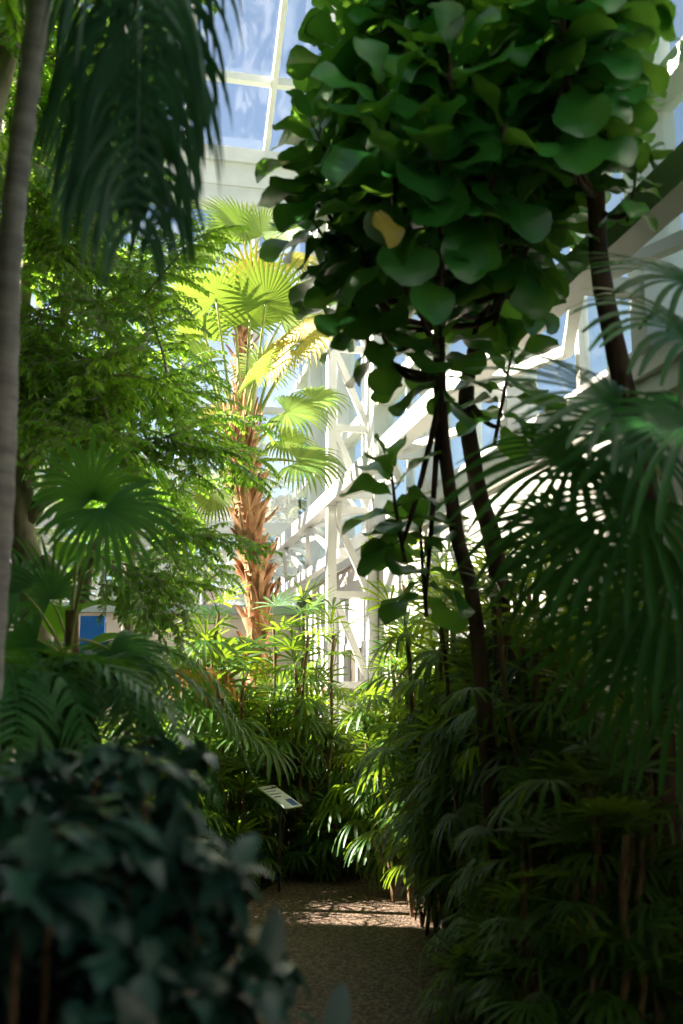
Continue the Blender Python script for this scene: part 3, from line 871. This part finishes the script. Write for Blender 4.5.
def ficus_bough(seed, nt=28, L=0.85, leaf=0.052, hang=0.5, mat='ficus'):
    RND.seed(seed)
    tw, fo = MB(), MB()
    def axis(t): return V((0.06 * math.sin(3 * t + seed), L * t, 0.10 * math.sin(2.2 * t) - 0.22 * t * t))
    tw.tube([axis(i / 8) for i in range(9)], [0.011 - 0.001 * i for i in range(9)], 5)
    for i in range(nt):
        f = 0.12 + 0.88 * i / nt
        p = axis(f)
        side = -1 if i % 2 else 1
        d = V((side * U(0.5, 1), U(0.3, 0.9), U(-0.45, 0.5))).normalized()
        l = U(0.25, 0.45) * (1.15 - 0.5 * f)
        pts = []; q = p.copy(); dd = d.copy()
        for k in range(7):
            pts.append(q.copy()); q += dd * l / 6; dd = (dd + V((0, 0, -hang * 0.2))).normalized()
        tw.tube(pts, [0.004] * 6 + [0.002], 3, 0, False)
        m = int(l / 0.0135)
        for k in range(m):
            g = (k + 0.5) / m * 6; j = min(5, int(g)); c = pts[j].lerp(pts[j + 1], g - j)
            al = (pts[j + 1] - pts[j]).normalized()
            sd = al.cross(V((0, 0, 1))).normalized() * (1 if k % 2 else -1)
            ld = (al * U(0.4, 1) + sd * U(0.5, 1.1) + V((0, 0, U(-0.7, 0.15)))).normalized()
            nm = V((U(-0.5, 0.5), U(-0.5, 0.5), 1))
            ll = leaf * U(0.75, 1.2)
            fo.strip(c, ld, nm, ll, ll * 0.22, lance, 3, 0.5, 0, 0.25, U(0, 0.75))
    return tw.mesh('bough', MT['greybark']), fo.mesh('foliage', MT[mat])


FB = [ficus_bough(80 + s) for s in range(6)]


def ficus_tree(label, base, trunk_pts, r, boughs, limbs=(), name='weeping_fig', cat='tree', variants=None, mats=None, tr='greybark'):
    t = thing(name, label, cat, base)
    sp = smooth_path([base] + list(trunk_pts), 6)
    mb = MB(); mb.tube(sp, [r * (1 - 0.55 * i / (len(sp) - 1)) for i in range(len(sp))], 10, jitter=0.05); mb.build('trunk', MT[tr], t)
    for l in limbs:
        lp = smooth_path(l, 5)
        mb = MB(); mb.tube(lp, [r * 0.42 * (1 - 0.6 * i / (len(lp) - 1)) for i in range(len(lp))], 8); mb.build('limb', MT[tr], t)
    for (p, d, s) in boughs:
        tw, fo = RND.choice(variants or FB)
        m = aim(d, V((U(-0.3, 0.3), U(-0.3, 0.3), 1)), p, s)
        b = link('bough', tw, t, m)
        link('foliage', fo, b, m)
    return t


def crown(c, rx, ry, rz, n, s0, s1, flat=0.3, shell=0.45):
    out = []
    c = V(c)
    for i in range(n):
        z = 1 - 2 * (i + 0.5) / n
        a = i * 2.399 + U(-0.3, 0.3)
        rr = math.sqrt(max(0, 1 - z * z)); q = U(shell, 0.85)
        o = V((rr * math.cos(a), rr * math.sin(a), z))
        p = c + V((o.x * rx, o.y * ry, o.z * rz)) * q
        d = (V((o.x, o.y, o.z * 0.5 + flat * U(-0.6, 0.5)))).normalized()
        out.append((p, d, U(s0, s1)))
    return out


RND.seed(51)
# A: the big one at the left; crown placed by what the photo shows of it
polyF = [(0, 40), (80, 60), (110, 150), (150, 205), (170, 270), (165, 330), (190, 385), (190, 445), (140, 475), (20, 470), (0, 460)]
bo = []
for (x, y, d_) in scatter(polyF, 92, 6.4, 7.8, 24):
    p = P(x - 14, y, d_)
    bo.append((p, (RGT * (U(0.2, 1) if x < 90 else U(-0.6, 0.55)) - FWD * U(-0.3, 0.9) + V((0, 0, U(-0.4, 0.4)))).normalized(), U(0.8, 1.1)))
for (x, y, d_, a) in ((120, 520, 6.6, -10), (110, 560, 6.7, -25), (95, 585, 6.6, -20), (150, 545, 6.8, 5), (85, 545, 6.4, -40), (120, 590, 6.9, 10)):
    bo.append((P(x, y, d_), idir(a, 0.2), U(0.75, 0.95)))
bF = G(40, 7.4)
lim = [[P(45, 560, 7.4), P(80, 600, 7.0), P(90, 560, 6.8), P(110, 520, 6.8)], [P(30, 520, 7.4), P(90, 420, 7.2), P(150, 330, 7.2)], [P(25, 420, 7.4), P(70, 300, 7.2), P(130, 200, 7.2)], [P(20, 330, 7.4), P(40, 180, 7.2), P(70, 60, 7.3)]]
ficus_tree('small leaved ficus tree filling the left side, sunlit on its right', bF, [P(35, 620, 7.4), P(20, 520, 7.4), P(25, 400, 7.4), P(15, 250, 7.4), P(10, 60, 7.5)], 0.13, bo, lim)
# C: a smaller one deeper in the bed, its low boughs reaching toward the palm trunk
RND.seed(52)
bC = G(130, 7.9)
bo = []
for (x, y, d_) in scatter([(95, 390), (165, 380), (190, 440), (165, 500), (170, 560), (140, 575), (125, 490)], 22, 7.6, 8.1, 20):
    bo.append((P(x, y, d_), (RGT * U(-0.6, 0.8) - FWD * U(-0.6, 0.6) + V((0, 0, U(-0.5, 0.3)))).normalized(), U(0.7, 0.95)))
ficus_tree('smaller ficus tree deeper in the bed, its low boughs reaching toward the palm trunk', bC, [P(128, 600, 7.9), P(135, 500, 7.9), P(130, 400, 7.9)], 0.06, bo)
# B: another, upper left, behind the drooping frond
bB = G(-60, 5.8)
cB_ = P(30, 60, 5.8)
ficus_tree('dark ficus tree rising behind the drooping feather fronds at the upper left', bB, [bB + V((0.1, 0, 2.2)), cB_ + V((-0.3, 0, -1.4)), cB_ + V((0, 0, 0.8))], 0.11, crown(cB_ + V((-0.45, 0.3, 0.5)), 0.85, 1.0, 1.5, 80, 0.75, 1.0))
# trees added towards the sun to shade the foreground, mostly outside the frame
for (lab, x, y, zc, rx, rz, n) in (
    ('broad ficus tree added for shade left of the path, out beyond the pale palm trunk', -2.5, 3.9, 5.2, 1.75, 2.4, 98),
    ('ficus tree added for shade at the near left end of the beds, beside the viewer', -2.6, 0.9, 4.6, 1.75, 2.2, 98),
    ('tall ficus tree added for shade far left behind the first one', -3.0, 5.3, 5.8, 1.3, 2.4, 80),
    ('ficus tree added for shade, arching over the path near the viewer', -0.6, 1.6, 5.7, 1.6, 1.0, 80)):
    b = V((x, y, 0)) if x < -1 else V((-1.9, 1.6, 0))
    ficus_tree(lab, b, [V((b.x + 0.15, y, 2.0)), V(((b.x + x) / 2, y + 0.1, zc - rz * 0.6)), V((x, y, zc + rz * 0.4))], 0.14, crown((x, y, zc), rx, rx, rz, n, 1.05, 1.35))

# young ficus bush behind the left beds
RND.seed(53)
cb = G(120, 10.4)
ficus_tree('light green young ficus bush before the cream wall at the left', cb, [cb + V((0, 0, 0.5)), cb + V((0.05, 0, 1.0))], 0.03, crown(cb + V((0, 0, 0.65)), 0.7, 0.6, 0.5, 30, 0.45, 0.65), cat='bush')

# outside trees, pale through the glass
OB = [ficus_bough(120 + s, mat='outleaf') for s in range(2)]
for lab, x, y, h in (('pale bushy tree outside the far glass, left of the palm trunk', -1.2, 23, 7.2), ('pale tree outside the far glass, behind the palm trunk', 2.2, 24, 7.6), ('pale tree outside the far glass, at the far left', -4.8, 25, 8)):
    b = V((x, y, -0.12))
    ficus_tree(lab, b, [V((x, y, 1.5)), V((x + 0.1, y, h * 0.8))], 0.12, crown((x, y, h * 0.55), 1.5, 1.3, h * 0.42, 98, 1.6, 2.1), name='garden_tree', variants=OB)

# ------------------------------------------------------------------ feather-leaved palm at the upper left
RND.seed(61)


def pinnate(root, pts, n=46, L=0.45, W=0.014, mat='pinnate', droop=2.2, r=0.012, taper_len=True, spread=1.0):
    sp = smooth_path(pts, 8)
    m = len(sp)
    mb = MB(); mb.tube(sp, [r * (1 - 0.75 * i / (m - 1)) for i in range(m)], 6, tint=0.2); f = mb.build('frond', MT[mat], root)
    mb = MB()
    for i in range(n):
        g = (0.12 + 0.88 * i / (n - 1)) * (m - 1.001); j = int(g)
        p = sp[j].lerp(sp[j + 1], g - j); al = (sp[j + 1] - sp[j]).normalized()
        sd = al.cross(V((0, 0, 1)))
        if sd.length < 0.15: sd = al.cross(FWD)
        sd.normalize()
        f_ = i / (n - 1)
        ll = L * (math.sin(PI * (0.18 + 0.75 * f_)) ** 0.6) * U(0.85, 1.1)
        for s in (-1, 1):
            d = (sd * s * spread * U(0.8, 1.1) + al * U(0.5, 0.8) + V((0, 0, U(-0.1, 0.35)))).normalized()
            mb.strip(p, d, sd.cross(al) * 1.0, ll, W * U(0.85, 1.15), taper, 7, droop * U(0.7, 1.3), 0.05, 0.35, U(0, 0.6))
    mb.build('leaflets', MT[mat], f)
    return f


bt = G(-20, 3.3)
cr = P(62, -150, 3.3)
t = thing('feather_palm', 'feather palm with a leaning pale ringed trunk at the left picture edge', 'palm', bt)
mb = MB(); sp = smooth_path([bt, P(-12, 700, 3.3), P(2, 480, 3.3), P(10, 250, 3.3), P(32, 60, 3.3), cr], 14)
mb.tube(sp, [0.046 + (0.004 if i % 3 == 0 else 0) - 0.012 * i / len(sp) for i in range(len(sp))], 14); mb.build('trunk', MT['palmgrey'], t)
for pts in (
    [cr, P(110, -190, 3.1), P(130, -110, 2.9), P(154, 50, 2.8), P(166, 215, 2.8)],
    [cr, P(100, -170, 3.0), P(135, -70, 2.7), P(138, 80, 2.6), P(134, 225, 2.6)],
    [cr, P(90, -180, 3.2), P(118, -70, 2.9), P(120, 70, 2.75), P(112, 190, 2.7)],
    [cr, P(75, -180, 3.5), P(92, -60, 3.6), P(98, 70, 3.6), P(90, 200, 3.6)],
    [cr, P(105, -180, 3.5), P(150, -90, 3.7), P(160, 40, 3.8), P(164, 180, 3.8)],
    [cr, P(70, -190, 3.5), P(120, -130, 3.8), P(150, 0, 3.9), P(160, 120, 3.9)],
    [cr, P(20, -200, 3.3), P(-60, -120, 3.2), P(-110, 20, 3.1)],
    [cr, P(50, -220, 3.6), P(30, -160, 4.1), P(10, -20, 4.3)],
    [cr, P(120, -200, 3.4), P(160, -140, 3.3), P(172, 0, 3.2), P(178, 130, 3.2)]):
    pinnate(t, pts, 40, 0.52, 0.010, droop=4.2, r=0.009)

# arching cycad-like plants at the middle left
RND.seed(67)


def arching(label, c, h, n, L, leafL, W, name='cycad', cat='cycad', mat='cycad', droop=1.0):
    c = V(c)
    t = thing(name, label, cat, c)
    mb = MB(); mb.tube([c, c + V((0, 0, h * 0.5)), c + V((0, 0, h))], [0.08, 0.07, 0.06], 10, jitter=0.1); mb.build('trunk', MT['cane'], t)
    top = c + V((0, 0, h))
    for i in range(n):
        a = i * 2.399 + U(-0.2, 0.2)
        o = V((math.cos(a), math.sin(a), 0)); k = U(0.85, 1.1)
        r = 0.45 + 0.55 * (i / n)
        pinnate(t, [top, top + o * L * 0.35 * r + V((0, 0, L * 0.42 * k)), top + o * L * 0.75 * k * r + V((0, 0, L * (0.52 - 0.25 * r))), top + o * L * k * r + V((0, 0, L * (0.42 - 0.55 * r)))], 34, leafL, W, mat, droop, 0.008)
    return t


arching('cycad with arching feather leaves under the left fan palm', G(55, 4.4), 1.30, 16, 0.95, 0.22, 0.010)
arching('cycad with arching feather leaves by the left picture edge', G(-15, 3.9), 1.30, 14, 0.9, 0.22, 0.010)
arching('cycad arching out toward the cream wall, left of the middle bed', G(85, 5.8), 1.40, 15, 1.0, 0.2, 0.009)

# broad-leaved plants behind at the left
RND.seed(71)


def broadleaf(label, c, h, n, L, W, name='broadleaf_plant'):
    c = V(c); t = thing(name, label, 'plant', c)
    for i in range(n):
        a = i * 2.399 + U(-0.3, 0.3); o = V((math.cos(a), math.sin(a), 0))
        hh = h * U(0.55, 1.0); q = c + o * 0.25 * U(0.4, 1) + V((0, 0, hh))
        mb = MB(); mb.tube(bez(c + o * 0.03, c + V((0, 0, hh * 0.6)), q, 6), 0.010, 5); s = mb.build('stalk', MT['petiole'], t)
        mb = MB(); l = L * U(0.8, 1.1)
        mb.strip(q, (o * 0.8 + V((0, 0, U(0.2, 0.9)))), V((0, 0, 1)) - o * 0.4, l, W * l, oval, 8, 1.6, 0.15, 0.2, U(0.1, 0.7), 0, 0.04, 0.2)
        mb.build('leaf_blade', MT['broad'], s)
    return t


broadleaf('bright green broad leaved plant behind the left fan palm', G(45, 6.6), 2.5, 14, 0.5, 0.28)
broadleaf('bright green broad leaved plant low by the left picture edge', G(15, 6.2), 1.7, 12, 0.45, 0.26)

# ------------------------------------------------------------------ foreground shrub
RND.seed(73)


def shrub(label, px, d, top, rx, n, leaf=0.105, sub=3):
    c = G(px, d)
    H = P(px, top, d).z
    t = thing('shrub', label, 'shrub', c)
    for i in range(n):
        f = (i + 0.5) / n
        a = i * 2.399; r = math.sqrt(f)
        tip = c + V((math.cos(a) * rx * r, math.sin(a) * rx * r, H * (1.0 - 0.45 * r * r) * U(0.86, 1.0)))
        st = bez(c + V((math.cos(a) * 0.08, math.sin(a) * 0.08, 0)), c.lerp(tip, 0.55) + V((0, 0, H * 0.15)), tip, 8)
        mb = MB(); mb.tube(st, [0.010 - 0.0008 * k for k in range(9)], 5); s = mb.build('stem', MT['cane'], t)
        mb = MB()
        ends = [(st[-1], (st[-1] - st[-2]).normalized())]
        for k in range(sub * 2):
            g = 3 + k * 5 // (sub * 2)
            o = V((U(-1, 1), U(-1, 1), U(-0.1, 0.5))).normalized()
            e = st[g] + o * U(0.10, 0.24)
            mb.tube([st[g], e], 0.0035, 4, 0, False)
            ends.append((e, o))
        for (e, o) in ends:
            b0 = U(0, 6)
            for k in range(9):
                a2 = b0 + k * 2.399; el = U(-0.35, 0.55)
                s1 = o.cross(V((0.3, 0.2, 1))).normalized(); s2 = o.cross(s1)
                ld = (s1 * math.cos(a2) + s2 * math.sin(a2)) * math.cos(el) + o * math.sin(el) + V((0, 0, -0.1))
                ll = leaf * U(0.75, 1.2)
                mb.strip(e - o * (0.012 * (k % 3)), ld, V((0, 0, 1)) + o * 0.4, ll, ll * 0.23, lance, 5, 0.7, 0, 0.2, U(0, 0.7))
        mb.build('foliage', MT['bush'], s)
    return t


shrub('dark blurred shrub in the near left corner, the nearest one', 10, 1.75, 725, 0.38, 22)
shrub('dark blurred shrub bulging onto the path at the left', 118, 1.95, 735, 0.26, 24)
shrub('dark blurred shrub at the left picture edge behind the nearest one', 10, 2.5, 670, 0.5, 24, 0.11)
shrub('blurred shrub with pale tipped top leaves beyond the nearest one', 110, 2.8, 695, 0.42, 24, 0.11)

# ------------------------------------------------------------------ plant sign and blue panel
q = P(280, 797, 8.1)
b = V((q.x, q.y, 0))
t = thing('plant_sign', 'small tilted white plant sign on a stake in the middle bed', 'sign', b)
mb = MB(); mb.tube([b, V((q.x, q.y, q.z - 0.02))], 0.012, 8); mb.build('stake', MT['steel'], t)
m = Matrix.Translation(q) @ Matrix.Rotation(0.80, 4, 'Z') @ Matrix.Rotation(0.48, 4, 'X')
mb = MB(); mb.box((-0.11, -0.16, -0.006), (0.11, 0.16, 0.006), 0, m); pl = mb.build('plate', MT['plate'], t, False)
mb = MB()
for k, x1 in enumerate((0.08, 0.03, 0.06, 0.01)):
    y = 0.12 - 0.04 * k
    mb.box((-0.09, y - 0.006, 0.006), (x1, y + 0.006, 0.0075), 0, m)
mb.build('print_lines', MT['ink'], pl, False)
mb = MB(); mb.box((0.0, -0.14, 0.006), (0.09, -0.05, 0.0075), 0, m); pb = mb.build('picture_patch', MT['printblue'], pl, False); pb['label'] = 'blue picture patch'

q = P(93, 640, 11.2)
b = V((q.x, q.y, 0))
t = thing('blue_panel', 'blue upright panel on posts behind the leaves at the left', 'panel', b)
m = Matrix.Translation(b) @ Matrix.Rotation(-0.3, 4, 'Z')
mb = MB(); mb.box((-0.15, -0.02, q.z - 0.40), (0.13, 0.02, q.z + 0.27), 0, m); mb.build('board', MT['blue'], t, False)
for x in (-0.13, 0.11):
    mb = MB(); mb.box((x - 0.02, 0.02, 0), (x + 0.02, 0.05, q.z + 0.2), 0, m); mb.build('post', MT['steel'], t, False)

# ------------------------------------------------------------------ light
AZ, EL = math.radians(-69), math.radians(40)       # from the back left
S = V((math.sin(AZ) * math.cos(EL), math.cos(AZ) * math.cos(EL), math.sin(EL)))
ld = bpy.data.lights.new('sun', 'SUN')
ld.energy = 20.0
ld.angle = math.radians(0.55)
ld.color = (1.0, 0.90, 0.74)
lo = bpy.data.objects.new('sun', ld)
COL.objects.link(lo)
lo.rotation_euler = S.to_track_quat('Z', 'Y').to_euler()

w = bpy.data.worlds.new('sky')
SC.world = w
w.use_nodes = True
nt = w.node_tree
nt.nodes.clear()
ow = nt.nodes.new('ShaderNodeOutputWorld'); bg = nt.nodes.new('ShaderNodeBackground')
sk = nt.nodes.new('ShaderNodeTexSky')
sk.sky_type = 'NISHITA'; sk.sun_disc = False; sk.sun_elevation = EL
sk.sun_rotation = AZ
sk.air_density = 1.0; sk.dust_density = 0.3; sk.ozone_density = 1.0
bg.inputs[1].default_value = 0.10
nt.links.new(sk.outputs[0], bg.inputs[0]); nt.links.new(bg.outputs[0], ow.inputs[0])

vs = SC.view_settings
SC.display_settings.display_device = 'sRGB'
vs.view_transform = 'Standard'; vs.look = 'None'; vs.gamma = 1.0; vs.use_curve_mapping = False
vs.exposure = 1.0
cy = SC.cycles
cy.max_bounces = 8; cy.diffuse_bounces = 4; cy.glossy_bounces = 3; cy.transmission_bounces = 6; cy.transparent_max_bounces = 12
cy.use_denoising = True
